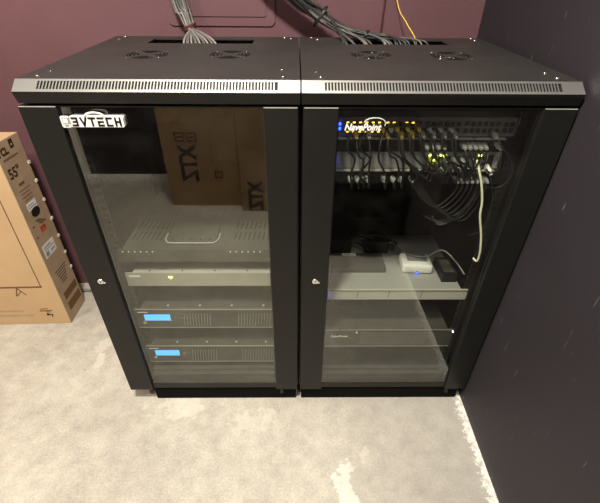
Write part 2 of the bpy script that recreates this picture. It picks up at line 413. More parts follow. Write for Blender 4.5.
def cabinet(side, label):
    s = side; X0, X1 = (-.6, -.0015) if s < 0 else (.0015, .6)
    xc = (X0+X1)/2
    t = thing('server_cabinet', label, 'server cabinet', (xc, .3, 0), 'black server cabinets with glass doors')
    # lid with the rear cable slot left open
    y0, y1 = .026, .605; sx0, sx1, sy0, sy1 = xc-.160, xc+.158, .472, .560
    b = B(M['lid'])
    def slab(xa, xb, ya, yb):
        b.prism([(xa, ya, topz(ya)), (xb, ya, topz(ya)), (xb, yb, topz(yb)), (xa, yb, topz(yb))], (0, 0, -.004))
    slab(X0, X1, y0, sy0); slab(X0, X1, sy1, y1); slab(X0, sx0, sy0, sy1); slab(sx1, X1, sy0, sy1)
    lid = obj('lid', b, t)
    # front edge: sloped vent strip of thin bars, dark behind, and fascia under it
    A = Vector((0, 0, 1.086)); Z = Vector((0, .026, topz(.026))); d = Z-A; n = Vector((0, -d.z, d.y)).normalized()
    def face(xa, xb, ta, tb, th=.0015):
        p = A+d*ta; q = A+d*tb
        return [(xa, p.y, p.z), (xb, p.y, p.z), (xb, q.y, q.z), (xa, q.y, q.z)], -n*th
    b = B(M['strip']); sa, sb = (X0+.049, X1-.047)
    b.prism(*face(X0, X1, 0, .2)); b.prism(*face(X0, X1, .84, 1)); b.prism(*face(X0, sa, .2, .84)); b.prism(*face(sb, X1, .2, .84))
    ns = 74; pit = (sb-sa)/ns
    for i in range(ns-1): b.prism(*face(sa+pit*(i+.62), sa+pit*(i+1.0), .2, .84))
    obj('vent_strip', b, t)['label'] = 'satin grey vent strip'
    obj('fascia', B(M['coat']).prism([(X0, 0, 1.086), (X0, .001, 1.080), (X0, .008, 1.061), (X0, .03, 1.060), (X0, .034, 1.10), (X0, .027, topz(.026)-.003), (X0, .004, 1.0855)], (X1-X0, 0, 0)), t)
    # body
    for xa, xb in ((X0, X0+.012), (X1-.012, X1)):
        obj('side_panel', B(M['coat']).box(xa, xb, .034, .603, .06, 1.10, bev=.001), t)
    obj('back_panel', B(M['inner']).box(X0+.012, X1-.012, .59, .603, .06, 1.121), t)
    obj('bottom_panel', B(M['inner']).box(X0+.012, X1-.012, .034, .59, .06, .075), t)
    obj('sill', B(M['chassis']).box(X0+.07, X1-.07, .045, .060, .075, .106).box(X0+.07, X1-.07, .060, .075, .075, .118), t)['label'] = 'grey metal sill bar'
    pa, pb = (X0+.075, X1-.008) if s < 0 else (X0+.008, X1-.012)
    obj('plinth', B(M['dark']).box(pa, pb, .019, .56, 0, .0595), t)
    # levelling feet
    for fx, fy in ((X0+.05, .52), (X1-.05, .52), (X1-.06, .010)):
        obj('foot', B(M['rail']).cyl((fx, fy, .052), .004, .016, 'z', 12).cyl((fx, fy, .050), .007, .004, 'z', 16), t)
    # rack rails with square holes and cage nuts
    for xx, sg in ((xc-.236, -1), (xc+.236, 1)):
        for yy in (.086, .50):
            b = B(M['rail']); b.box(xx-.012, xx+.012, yy, yy+.002, .08, 1.095)
            b.box(xx+sg*.012, xx+sg*.0145, yy, yy+.035, .08, 1.095)
            if yy < .2:
                z = .10
                while z < 1.08:
                    b.box(xx-.005, xx+.005, yy-.0004, yy, z-.005, z+.005, M['port'])
                    b.box(xx-sg*.0105, xx-sg*.0055, yy-.0026, yy-.0002, z-.002, z+.0015, M['nut'])
                    b.box(xx+sg*.0117, xx+sg*.012, yy+.008, yy+.02, z-.004, z+.004, M['port'])
                    b.box(xx-sg*.0-.002+sg*.0110, xx+sg*.0117, yy+.012, yy+.016, z-.001, z+.002, M['nut'])
                    z += .0222
            obj('rack_rail', b, t)
    # door
    D0, D1 = (-.606, -.0035) if s < 0 else (.0035, .604)
    gl, gr = (-.523, -.081) if s < 0 else (.082, .529)
    b = B(M['coat'])
    b.box(D0+.002, gl, .006, .031, .069, 1.0555, bev=.0018); b.box(gr, D1-.002, .006, .031, .069, 1.0555, bev=.0018)
    b.box(gl-.001, gr+.001, .012, .030, 1.052, 1.0550, bev=.001); b.box(gl-.001, gr+.001, .013, .030, .071, .095, bev=.001)
    door = obj('door', b, t)
    g = B(M['glass'], M['glassb']); g.box(gl, gr, .0150, .0185, .095, 1.053)
    for f in g.bm.faces:
        f.material_index = 0 if abs(f.calc_center_median().y-.015) < 1e-5 else 1
    for ea, eb in ((D0+.004, gl-.001), (gr+.001, D1-.004)): obj('top_highlight', B(M['silver']).box(ea, eb, .0054, .0075, 1.0535, 1.0552), door)['label'] = 'pale strip painted as the highlight along the top of the door stile'  # highlight on the stile tops put in as pale strips
    gp = obj('glass_pane', g, door); gp['label'] = 'tinted glass pane'
    for gx in (gl, gr-.0035): obj('gasket', B(M['black']).box(gx, gx+.0035, .0185, .024, .095, 1.053), door)
    lx = at(101, 281, 1, .006) if s < 0 else at(315, 281, 1, .006)
    b = B(M['chrome']); b.cyl((lx.x, .006, lx.z), .0095, -.004, 'y', 24, r2=.008).cyl((lx.x, .002, lx.z), .0055, -.0015, 'y', 16, M['nut'])
    b.box(lx.x-.001, lx.x+.001, .0, .0006, lx.z-.004, lx.z+.004, M['port'])
    b.box(lx.x+.006, lx.x+.013, .002, .006, lx.z-.006, lx.z-.001)
    obj('lock', b, door)['label'] = 'round chrome lock'
    for zz in (.12, .98):
        hx = D0+.006 if s > 0 else D1-.006
        obj('hinge', B(M['coat']).cyl((hx, .036, zz), .004, .04, 'z', 12), door)
    (logo if s < 0 else navelogo)(door)
    # fan vents on the lid, with glints added as chrome slivers
    for (u, v) in (((147.5, 54.5), (230, 54.5)) if s < 0 else ((371, 55), (451, 56))):
        c = at_top(u, v); fg = B(M['dark'])
        sl = TS
        def P(r, a, h=.0006): return (c.x+r*math.cos(a), c.y+r*math.sin(a), c.z+h+sl*r*math.sin(a))
        # punched ring slots
        for r0, r1, k, gap in ((.022, .026, 4, .34), (.032, .036, 4, .28), (.042, .0465, 4, .24), (.050, .053, 4, .22)):
            for q in range(k):
                a0 = q*2*PI/k+gap+PI/4; a1 = (q+1)*2*PI/k-gap+PI/4; n_ = 10
                for i in range(n_):
                    x0 = a0+(a1-a0)*i/n_; x1 = a0+(a1-a0)*(i+1)/n_
                    fg.poly([P(r0, x0), P(r1, x0), P(r1, x1), P(r0, x1)])
        fo = obj('fan_vent', fg, lid)
        for q in range(4):
            a = q*PI/2+PI/4; obj('screw', B(M['chrome']).cyl(P(.058, a, .0), .0032, .0016, 'z', 10), lid)
        w_ = B(M['chrome'])
        rr = random.Random(int(u))
        for i in range(8 if s < 0 else 26):
            a = rr.uniform(0, 2*PI); r0 = rr.choice((.024, .034, .044, .0515)); x = .10
            w_.tube([P(r0, a, .0008), P(r0, a+x/2, .0010), P(r0, a+x, .0008)], .0007, n=5, sub=2)
        obj('fan_glints', w_, fo)['label'] = 'bright slivers added as glints over the fan vent'
    # screws on the lid
    sc = ((51, 71), (38, 76), (282, 70), (283, 77), (119, 39.5), (125, 37), (285, 38), (291, 39)) if s < 0 else ((311, 38), (317, 40), (316, 72.5), (321, 77.5), (545, 73.5), (557, 78.5), (471, 39), (475, 41))
    for (u, v) in sc:
        c = at_top(u, v)
        obj('screw', B(M['chrome']).cyl((c.x, c.y, c.z-.0005), .0068, .0036, 'z', 12, r2=.0045).box(c.x-.003, c.x+.003, c.y-.0006, c.y+.0006, c.z+.0030, c.z+.0034, M['port']), lid)
    return t
cabinet(-1, 'left black server cabinet whose glass door shows two blue displays')
cabinet(1, 'right black server cabinet beside dark wall, with tangled cables behind glass')

# ------------------------------------------------------------------ devices in the left cabinet
def rackbox(name, label, cat, x0, x1, z0, z1, depth, m, group=None, yf=.080, ears=True):
    t = thing(name, label, cat, ((x0+x1)/2, .2, z0), group)
    b = B(m)
    if ears:
        b.box(x0, x1, yf, yf+.003, z0, z1, bev=.0006); b.box(x0+.022, x1-.022, yf+.003, yf+depth, z0+.001, z1-.001)
    else: b.box(x0, x1, yf, yf+depth, z0, z1, bev=.0015)
    obj('case', b, t); return t
LX0, LX1 = -.5425, -.0595
# vented chassis with U-shaped rim
z0, z1 = .588, .631
t = rackbox('vented_chassis', 'dusty charcoal vented chassis with U-shaped bright rim, topmost unit in left cabinet', 'rack equipment', LX0+.001, LX1-.001, z0, z1, .003, M['chassis'])
b = B(M['chassis']); b.box(LX0+.022, LX1-.022, .083, .46, z0+.002, z1)
obj('top_cover', b, t)
b = B(M['port'])
for sx in (0, 1):
    for i in range(9):
        for row in range(2):
            x = (-.510+i*.0145 if sx == 0 else -.200+i*.0145); y = .135+row*.062
            b.prism([(x, y, z1+.0003), (x+.004, y, z1+.0003), (x+.007, y+.045, z1+.0003), (x+.003, y+.045, z1+.0003)], (0, 0, .0004))
obj('vent_slots', b, t)['label'] = 'dark vent slots'
b = B(M['chassis']); b.box(-.400, -.250, .12, .34, z1, z1+.006, bev=.003); pad = obj('raised_pad', b, t)
b = B(M['silver']); b.tube([(-.405, .165, z1+.004), (-.405, .135, z1+.004), (-.396, .117, z1+.004), (-.38, .112, z1+.004), (-.27, .112, z1+.004), (-.254, .117, z1+.004), (-.245, .135, z1+.004), (-.245, .165, z1+.004)], .0022, sub=3)
obj('rim', b, pad)['label'] = 'bright U-shaped metal rim'
for i in range(5): obj('rivet', B(M['nut']).cyl((-.380+i*.0275, .128, z1+.006), .0030, .001, 'z', 10), pad)
b = B(M['label'])
for x_, k in ((-.53, 6), (-.215, 6)):
    for i in range(k): b.cyl((x_+.012+i*.0175, .0798, z1-.006), .0023, -.0006, 'y', 8)
obj('lit_front_holes', b, t)['label'] = 'row of holes painted pale as if lit, along the front edge'  # light in the holes painted as pale discs
# silver 1U unit
t = rackbox('rack_unit', 'pale silver one-unit rack device above the two blue displays', 'rack equipment', LX0+.010, LX1, .494, .546, .32, M['silver'])
obj('name_badge', B(M['white']).box(-.522, -.488, .0792, .08, .530, .5365), t)
obj('indicator', B(M['ledg']).box(-.401, -.390, .0790, .08, .527, .532).box(-.398, -.394, .0790, .08, .518, .522, M['label']), t)
for i in range(4): obj('screw', B(M['port']).cyl((-.46+i*.1, .092, .5448), .003, .0010, 'z', 8), t)
# power amplifiers
def amplifier(z0, z1, label):
    t = rackbox('power_amplifier', label, 'amplifier', LX0, LX1, z0, z1, .38, M['amp'], 'power amplifiers with blue displays')
    b = B(M['ampl']); b.box(LX0+.003, LX1-.003, .077, .0797, z1-.004, z1-.0015).box(LX0+.003, LX1-.003, .0785, .0797, z0+.002, z0+.0045); obj('trim_line', b, t)
    h = z1-z0
    for i in range(4): obj('screw', B(M['silver']).cyl((LX0+.11+i*.105, .095, z1-.0012), .004, .0016, 'z', 8), t)
    lx = -.513
    pn = obj('display', B(M['lcd']).box(lx, lx+.085, .0772, .08, z1-.052, z1-.027, bev=.0008), t); pn['label'] = 'glowing blue display'
    b = B(M['sw'])
    b.box(lx-.003, lx+.088, .0785, .08, z1-.055, z1-.053); obj('bezel', b, t)
    obj('name_badge', B(M['label']).box(lx-.018, lx+.014, .0788, .08, z1-.0185, z1-.0155), t)
    b = B(M['label'])
    b.tube([(lx-.004+.0042*math.cos(a), .079, z1-.064+.0042*math.sin(a)) for a in [2*PI*i/10 for i in range(10)]], .0008, 5, 2, closed=True)
    obj('power_button', b, t)
    b = B(M['nut'])
    for i in range(5): b.box(lx+.098+i*.010, lx+.103+i*.010, .0785, .08, z1-.042, z1-.040)
    obj('indicator', b, t)
    # perforated grille
    b = B(M['port']); gx0, gx1 = -.385, -.066; k = 0
    nrow = 7
    for r in range(nrow):
        for i in range(46):
            x = gx0+i*.0069+(r % 2)*.0034; z = z0+.012+r*(h-.030)/(nrow-1)
            if x > gx1: continue
            b.box(x, x+.0036, .0788, .0794, z, z+.0042)
    obj('front_grille', b, t)
    hb = B(M['ampl'])
    for i in range(34):
        x = -.385+i*.0095
        if 9 < i < 19: continue
        hb.prism([(x, .0782, z0+.012), (x+.0012, .0782, z0+.012), (x+.0062, .0782, z1-.022), (x+.005, .0782, z1-.022)], (0, .0006, 0))
    obj('grille_bars', hb, t)
amplifier(.308, .398, 'charcoal power amplifier with blue display, upper of the two')
amplifier(.132, .222, 'charcoal power amplifier with blue display, lowest unit in left cabinet')

# ------------------------------------------------------------------ devices in the right cabinet
RX0, RX1 = .064, .541
def ports(t, xs, zs, m, y=.0795, w=.0098, h=.0105, name='port_row'):
    b = B(m)
    for z in zs:
        for x in xs: b.box(x-w/2, x+w/2, y-.0008, y+.0004, z-h/2, z+h/2)
    return obj(name, b, t)
Z = {'sw1': (.970, 1.015), 'pp1': (.932, .968), 'sw2': (.887, .930), 'pp2': (.844, .883)}
sw1 = rackbox('network_switch', 'grey network switch with yellow-lit ports, topmost unit in right cabinet', 'network switch', RX0+.018, RX1-.020, *Z['sw1'], .25, M['sw'], 'grey network switches')
cols = []
x = .1135
for g in range(4):
    for i in range(6): cols.append(x); x += .0151
    x += .0050
ports(sw1, cols, (.984, 1.000), M['port'])
ports(sw1, (.495, .510), (.985, .999), M['port'], w=.011)
b = B(M['ledy'])
for i, cx in enumerate(cols[:11]):
    if i == 8: continue
    b.box(cx-.0032, cx+.0032, .0782, .0788, 1.001, 1.0045)
    if i % 2 == 0 or i < 6: b.box(cx-.003, cx+.003, .0782, .0788, .9792, .9820)
obj('port_lights', b, sw1)['label'] = 'amber port lights'
for zz in (.985, .996): obj('status_light', B(M['ledb']).box(.0880, .0975, .0778, .0792, zz, zz+.006), sw1)['label'] = 'blue status light'
obj('lower_lip', B(M['ampl']).box(RX0+.018, .42, .066, .079, .9655, .968).box(.425, .50, .066, .079, .9655, .968), sw1)
obj('end_edge', B(M['silver']).prism([(.5185, .0775, .971), (.5205, .0775, .971), (.5255, .0775, 1.014), (.5235, .0775, 1.014)], (0, .0015, 0)), sw1)

sw2 = rackbox('network_switch', 'light grey network switch with green-lit ports, second unit in right cabinet', 'network switch', RX0+.016, RX1-.035, *Z['sw2'], .25, M['sw2'], 'grey network switches')
cols2 = [.325+i*.0128 for i in range(12)]
ports(sw2, cols2, (.899, .915), M['port'], w=.0085, h=.009)
ports(sw2, (.482,), (.908,), M['port'], w=.014, h=.03, name='dark_socket')
for zz in (.902, .912): obj('status_light', B(M['ledb']).box(.0845, .0915, .0778, .0792, zz, zz+.006), sw2)['label'] = 'blue status light'
b = B(M['ledg'])
for i, cx in enumerate(cols2): 
    if i in (0, 1, 2, 3, 10): b.box(cx-.004, cx+.004, .0782, .0788, .9195 if i != 1 else .907, .924 if i != 1 else .912)
obj('port_lights', b, sw2)['label'] = 'yellow-green port lights'
obj('lower_lip', B(M['ampl']).box(RX0+.016, .495, .066, .079, .8835, .886), sw2)
obj('end_edge', B(M['silver']).prism([(.497, .0775, .888), (.499, .0775, .888), (.503, .0775, .929), (.501, .0775, .929)], (0, .0015, 0)), sw2)

pp1 = rackbox('patch_bay', 'black patch panel between the two grey network switches', 'patch panel', RX0, RX1-.01, *Z['pp1'], .02, M['inner'], 'black patch panels')
pp2 = rackbox('patch_bay', 'black patch panel below the light grey network switch', 'patch panel', RX0, RX1-.01, *Z['pp2'], .02, M['inner'], 'black patch panels')
pc = [.105+.0162*i for i in range(25)]
ports(pp1, pc, (.953,), M['port']); ports(pp2, pc, (.865,), M['port'])

def plug(par, p, dirv, m, L=.022, w=.0105):
    """plug body around p, along dirv"""
    d = Vector(dirv).normalized(); u = Vector((1, 0, 0)); u = (u-d*u.dot(d)).normalized(); v = d.cross(u)
    a = Vector(p); pts = [a-u*w/2-v*w*.38, a+u*w/2-v*w*.38, a+u*w/2+v*w*.38, a-u*w/2+v*w*.38]
    b = B(m); b.prism(pts, d*L)
    pts2 = [a+d*L+(q-a)*.62 for q in pts]; b.prism(pts2, d*L*.45)
    obj('plug', b, par)
def patch_cable(pts, m, r, label, group, plugs=(), name='patch_cable', cat='cable'):
    b = B(m); b.tube(pts, r); o = obj(name, b, base=tuple(pts[0])); tag(o, label, cat, group)
    for (p, dv, pm) in plugs: plug(o, p, dv, pm)
    return o
# from lit ports of the upper switch down to the patch panel below the second switch
G1 = 'black patch cables hanging from the upper switch to the lower patch panel'
L1 = 'thin black patch cable hanging from an amber-lit port straight down to a pale plug'
tops = [.118, .133, .148, .163, .194, .209, .214, .240]
bots = [(.128, 0), (.146, 0), (.158, 0), (.172, 0), (.214, 0), (.238, 0), (.256, 0), (.286, 0)]
for k, (a, (c_, _)) in enumerate(zip(tops, bots)):
    rr = random.Random(k); zt = .982 if k % 2 else .998; yb = .040+rr.uniform(-.004, .004)
    patch_cable([(a, .076, zt), (a+.001, .058, zt-.010), (a+.006*(1 if k % 2 else -1), yb, zt-.045), ((a+c_)/2+rr.uniform(-.018, .018), yb, .925), (c_+rr.uniform(-.012, .012), yb, .888), (c_+.001, yb+.002, .866), (c_+.003, .045, .848), (c_+.001, .058, .8555), (c_, .066, .864)],
                M['cable'], .0027, L1, G1, (((a, .079, zt), (0, -1, -.25), M['glow_plug'] if k % 3 else M['plug']), ((c_, .079, .865), (0, -1, -.05), M['plug'])))
# sweeping from lit ports to the right over the second switch
G2 = 'black patch cables sweeping right across the light grey switch'
L2 = 'black patch cable curving from an amber-lit port rightwards across the light grey switch'
for k in range(12):
    rr = random.Random(50+k); a = .228+k*.0128; e = .322+k*.0108; zt = .984 if k % 2 else .999
    zl = .868+rr.uniform(-.006, .024); yb = .036+rr.uniform(0, .012)
    plg = [((a, .079, zt), (0, -1, -.25), M['glow_plug'] if k < 5 else M['plug'])]
    ze = .899 if k % 2 else .915
    plg.append(((e, .079, ze), (0, -1, -.35), M['glow_plug'] if k < 3 else M['plug']))
    patch_cable([(a, .060, zt-.006), (a+.003, yb+.006, zt-.022), (a+.014, yb, zt-.058), (a+.045+.02*rr.random(), yb, .898), ((a+e)/2+.035, yb, zl), (e-.004, yb+.002, zl+.006), (e, .050, ze-.010), (e, .060, ze-.005)],
                M['cable'], .0026, L2, G2, plg)
# upper patch panel row of clear plugs with short leads going down into the loop
G3 = 'short black leads from the upper patch panel'
L3 = 'short black lead with clear plug dropping from the patch panel between the switches'
for k, px_ in enumerate([.306, .320, .334, .348, .398, .411, .424, .437, .450, .484]):
    rr = random.Random(90+k); e = px_-.02+rr.uniform(-.02, .05); yb = .046+rr.uniform(-.004, .008)
    patch_cable([(px_, .060, .951), (px_+.002, yb, .938), ((px_+e)/2+.01, yb-.006, .905), (e+.004, yb, .890), (e, yb+.010, .889), (e-.002, .062, .893)],
                M['cable'], .0022, L3, G3, (((px_, .079, .953), (0, -1, -.12), M['plug']),))
# lower patch panel right-hand row with leads looping deep down
G4 = 'thin dark leads looping below the lower patch panel'
L4 = 'thin dark lead looping under the lower patch panel on the right'
for k in range(7):
    rr = random.Random(130+k); a = .400+k*.0128; dz = .012+.007*k+rr.uniform(-.006, .006)
    pr = (((a, .079, .865), (0, -1, -.12), M['plug']),)
    patch_cable([(a, .060, .862), (a+.002, .050, .848), (a-.012, .048, .828-dz*.7), (a-.045, .046, .806-dz), (a-.085-.006*k, .048, .826-dz*.5), (a-.115-.009*k, .050, .862), (a-.125-.010*k, .058, .898)],
                M['cable'], .0020, L4, G4, pr)
# one black lead from the upper switch around the right-hand side
patch_cable([(.468, .062, .978), (.480, .045, .958), (.515, .044, .925), (.530, .046, .885), (.515, .050, .850), (.480, .052, .848), (.463, .058, .866)],
            M['cable'], .0025, 'black patch cable looping out past the right ends of both switches', None, (((.466, .079, .982), (0, -1, -.2), M['plug']),))
patch_cable([(.478, .060, .886), (.486, .046, .860), (.500, .045, .82), (.508, .048, .76), (.498, .055, .71), (.480, .07, .69)],
            M['cable'], .0022, 'black lead running down beside the cream cable', None, (((.474, .079, .896), (.3, -1, -.6), M['wdev']),))
for k in range(3):
    patch_cable([(.475-.008*k, .065, .835), (.455-.004*k, .06, .80-.006*k), (.425, .06, .765-.008*k), (.385, .065, .740-.006*k), (.345+.012*k, .085, .745)],
                M['ccable'], .0024, 'dark cable curling through the empty middle of the right cabinet', 'dark cables curling in the middle of right cabinet')
# cream cable
pts = [at(u, v, 1, y) for u, v, y in ((477, 160, .064), (479, 170, .046), (481.5, 185, .042), (482, 202, .042), (480, 216, .042), (481, 235, .043), (480, 252, .045), (477, 261, .052), (473, 258, .066))]
patch_cable(pts, M['wcable'], .0031, 'cream network cable hanging straight down from the light grey switch', None, (((pts[0].x, .079, .893), (0, -1, -.3), M['wcable']),), 'network_cable')

# shelf and what stands on it
SZ = .479
t = thing('rack_shelf', 'white steel shelf across the middle of the right cabinet', 'shelf', (.3, .2, .436))
b = B(M['shelf']); b.box(RX0+.001, RX1-.002, .080, .083, .436, SZ, M['shelff'], bev=.0008); b.box(RX0+.023, RX1-.025, .083, .40, SZ-.003, SZ); obj('tray', b, t)
b = B(M['port'])
for x_ in (.185, .285, .39): b.prism([(x_, .0795, .445), (x_+.0015, .0795, .445), (x_+.0045, .0795, .472), (x_+.003, .0795, .472)], (0, .0006, 0))
obj('slot_marks', b, t)
obj('front_fold', B(M['silver']).box(RX0+.003, RX1-.004, .0775, .0795, SZ-.004, SZ-.0012), t)
obj('status_light', B(M['ledb']).box(.079, .088, .074, .080, .448, .462), t)['label'] = 'blue light at the left end of the shelf'
# white device
t = thing('white_router', 'small white rounded network device on the shelf, a cable plugged in behind', 'network device', (.395, .195, SZ))
b = B(M['wdev']); b.box(-.050, .050, -.038, .040, .003, .034, bev=.009); b.box(-.04, .04, -.03, .035, 0, .003)
o = obj('casing', b, t, local=True); t.rotation_euler.z = -.06
obj('reset_button', B(M['sw2']).cyl((.0, -.0385, .012), .003, -.0006, 'y', 10), t, local=True)
obj('status_light', B(M['ledb']).box(-.004, .004, -.0385, -.0375, .004, .007), t, local=True)
obj('top_inset', B(M['sw2']).box(-.030, .036, -.010, .034, .0338, .0348), t, local=True)
patch_cable([(.335, .30, .520), (.345, .275, .513), (.36, .235, .517), (.395, .205, .519), (.43, .195, .524), (.455, .20, .540), (.480, .19, .552), (.510, .15, .535), (.528, .11, .515)],
            M['lcable'], .0027, 'pale cable arching over the small white network device', None, (), 'white_cable')
# dark grey box
t = thing('grey_box', 'flat dark grey box at the left end of the shelf', 'box', (.19, .21, SZ))
obj('casing', B(M['amp']).box(.105, .290, .165, .25, SZ, SZ+.022, bev=.002), t)
obj('label_plate', B(M['label']).box(.150, .198, .232, .248, SZ+.022, SZ+.0226), t)
# power adapters and dark cable heap
t = thing('power_adapter', 'black power adapter brick behind the grey box on the shelf', 'power adapter', (.15, .30, SZ))
obj('casing', B(M['black']).box(.095, .185, .262, .34, SZ, SZ+.062, bev=.006), t)
obj('lead', B(M['cable']).tube([(.185, .30, SZ+.02), (.21, .30, SZ+.03), (.235, .27, SZ+.030), (.262, .265, SZ+.012), (.30, .29, SZ+.006), (.33, .33, SZ+.006)], .0035), t)
t = thing('power_adapter', 'black power adapter lying in the heap of leads mid shelf', 'power adapter', (.29, .3, SZ))
obj('casing', B(M['black']).box(.235, .320, .275, .36, SZ, SZ+.050, bev=.006), t)
obj('lead', B(M['cable']).tube([(.32, .31, SZ+.018), (.345, .30, SZ+.022), (.36, .33, SZ+.01), (.33, .37, SZ+.006)], .0035), t)
for k in range(4):
    rr = random.Random(200+k)
    pts = [(.20+.03*k+.04*math.cos(a)*1.4, .30+.03*math.sin(a), SZ+.054+.012*rr.random()+.006*k) for a in [2*PI*i/8 for i in range(7)]]
    patch_cable(pts, M['cable'], .0032, 'loose coil of black lead on top of the shelf adapters', 'coils of black lead on the shelf', (), 'power_lead')
# dark box leaning on the right of shelf
t = thing('power_supply', 'black power supply brick at the right end of the shelf beside rack rail', 'power supply', (.49, .17, SZ))
obj('casing', B(M['inner']).box(.462, .512, .115, .215, SZ, SZ+.030, bev=.003), t)
obj('rating_label', B(M['amp']).box(.470, .505, .130, .20, SZ+.030, SZ+.0306), t)

# UPS at the bottom
t = rackbox('battery_backup', 'dark battery backup unit with perforated front, bottom of right cabinet', 'battery backup', RX0+.002, RX1-.004, .212, .300, .40, M['amp'])
text('lettering', 'CyberPower', .0115, M['white'], t, (.112, .0792, .262), (1, 0, 0), (0, 0, 1), .0003, .0002, 0, 1.0)
b = B(M['ampl']); b.box(RX0+.006, RX1-.008, .0785, .0797, .2955, .2985).box(RX0+.006, RX1-.008, .0785, .0797, .214, .2165); obj('trim_line', b, t)
b = B(M['rail2'])
for r in range(6):
    for i in range(22):
        b.box(.215+i*.0105, .215+i*.0105+.0068, .0788, .0794, .226+r*.0105, .2315+r*.0105)
obj('front_grille', b, t)
obj('round_knob', B(M['label']).cyl((.20, .0795, .285), .0035, -.002, 'y', 12), t)
obj('status_light', B(M['ledw']).box(.531, .534, .074, .079, .2895, .292), t)['label'] = 'cold white light at the right end'
for k in range(3):
    pts = [(.185+(.058+.006*k)*math.cos(a), .22+.04*math.sin(a), .3035+.004*k) for a in [2*PI*i/12 for i in range(12)]]
    tag(obj('coiled_cable', B(M['gcable']).tube(pts, .0022, closed=True), base=(.185, .22, .30)), 'loop of thin grey cable coiled on top of the battery backup unit', 'cable', 'loops of grey cable on the battery backup')

# ------------------------------------------------------------------ cable bundles going in through the lids
def at_w(u, v, y): return at(u, v, 1, y)
tie = at(190, 27, 1, .62)
N1 = 13
for k in range(N1):
    rr = random.Random(300+k); f = k/(N1-1); a = 2*PI*k/N1
    ox, oy = .013*math.cos(a)*(.4+.6*(k % 2)), .009*math.sin(a)*(.4+.6*(k % 2))
    e = at(184+f*30, 41.5, 1, .515); e.y += .010*math.sin(k*2.1)
    t0 = at(179, 0, 1, .645); tp = Vector((tie.x+ox, .62+oy, tie.z)); dn = (e-tp)
    pts = [(t0.x-.12+ox*2.0, .65+oy, ZC), (t0.x-.09+ox*2.0, .65+oy, 2.0), (t0.x-.05+ox*2.0, .645+oy, 1.50), (t0.x+ox*2.0+rr.uniform(-.006, .006), .645+oy, t0.z+rr.uniform(-.01, .01)), ((t0.x+tie.x)/2+ox*1.5, .637+oy, (t0.z+tie.z)/2),
           tuple(tp), tuple(tp+dn*.5+Vector((0, 0, .002))), tuple(e), (e.x+dn.x*.35, e.y-.022, e.z-.05), (e.x+dn.x*.4, e.y-.02, e.z-.09)]
    tag(obj('network_cable', B(M['gcable' if k % 3 else 'lcable']).tube(pts, .0036), base=tuple(pts[-1])), 'pale grey cable in the tied bundle fanning into the left cabinet lid', 'cable', 'pale grey cables entering the left lid')
b = B(M['velcro'])
pts = [(tie.x+.0185*math.cos(a), .62+.015*math.sin(a), tie.z+.006*math.cos(a)) for a in [2*PI*i/14 for i in range(14)]]
for dz in (-.004, 0, .004): b.tube([(p[0], p[1], p[2]+dz) for p in pts], .0030, closed=True, sub=2)
tag(obj('cable_strap', b, base=tuple(tie)), 'dark red strap tied around the pale grey cable bundle', 'cable strap')
N2 = 34
path = [(255, -45, .585), (297, -2, .60), (311, 9, .605), (326, 20.5, .60), (344, 30, .595), (365, 35.5, .58), (385, 37.5, .565), (400, 39, .55)]
for k in range(N2):
    rr = random.Random(400+k); a = rr.uniform(0, 2*PI); rad = .029*math.sqrt(rr.random())
    pts = []
    last = (8, 7, 6, 7, 5, 4)[k % 6]
    for j, (u, v, y) in enumerate(path[:last]):
        p = at(u, v, 1, y); w2 = rad*(1-.105*j)
        pts.append((p.x+w2*math.cos(a+.45*j)+rr.uniform(-.002, .002), p.y+.012*math.sin(a*2+.3*j), max(p.z+w2*.9*math.sin(a+.45*j), topz(y)+.004)))
    p0 = Vector(pts[0]); pts = [(p0.x-.20, .64, ZC), (p0.x-.17+rad*math.cos(a), .63, 1.95), (p0.x-.10+rad*math.cos(a), .61+.012*math.sin(a*2), 1.48)]+pts
    lu = {8: 413+rr.uniform(-4, 12), 7: 400+rr.uniform(-6, 8), 6: 384+rr.uniform(-8, 6), 5: 364+rr.uniform(-8, 6), 4: 349+rr.uniform(-7, 6)}[last]
    ey = .515+rr.uniform(-.014, .014); p = at(lu, 41.8, 1, ey); q = Vector(pts[-1]); dn = p-q
    pts.append(tuple(p+Vector((0, 0, .001)))); pts.append((p.x+max(min(dn.x*.3, .03), .004), ey-.012, p.z-.040)); pts.append((p.x+max(min(dn.x*.35, .03), .004), ey-.012, p.z-.08))
    tag(obj('network_cable', B(M['ccable'] if k % 4 else M['gcable']).tube(pts, .0031), base=tuple(pts[-1])), 'dark grey cable in the thick bundle sweeping down into the right cabinet lid', 'cable', 'dark grey cables entering the right lid')
for (u, v, y, r) in ((320, 16.5, .603, .027), (365, 35, .58, .012)):
    p = at(u, v, 1, y); b = B(M['black'])
    pts = [(p.x+r*.75*math.cos(a), p.y+.017*math.sin(a), p.z+r*math.cos(a)) for a in [2*PI*i/14 for i in range(14)]]
    for dx in (-.003, 0, .003): b.tube([(q[0]+dx, q[1], q[2]) for q in pts], .0022, closed=True, sub=2)
    tag(obj('cable_tie', b, base=tuple(p)), 'black tie round the dark cable bundle, %s' % ('upper one at the bend' if u < 340 else 'lower one just above the lid'), 'cable tie', 'black ties on the dark bundle')
a, b_, c_ = at(397, 0, 1, .66), at(406, 22, 1, .60), at(416, 41, 1, .535)
tag(obj('yellow_cable', B(M['ycable']).tube([(a.x-.12, .67, ZC), (a.x-.10, .67, 1.9), (a.x-.06, .67, 1.45), tuple(a), tuple(b_), tuple(c_), (c_.x+.012, .515, 1.06)], .0017), base=tuple(c_)), 'single yellow cable running down the wall into the right cabinet lid', 'cable')

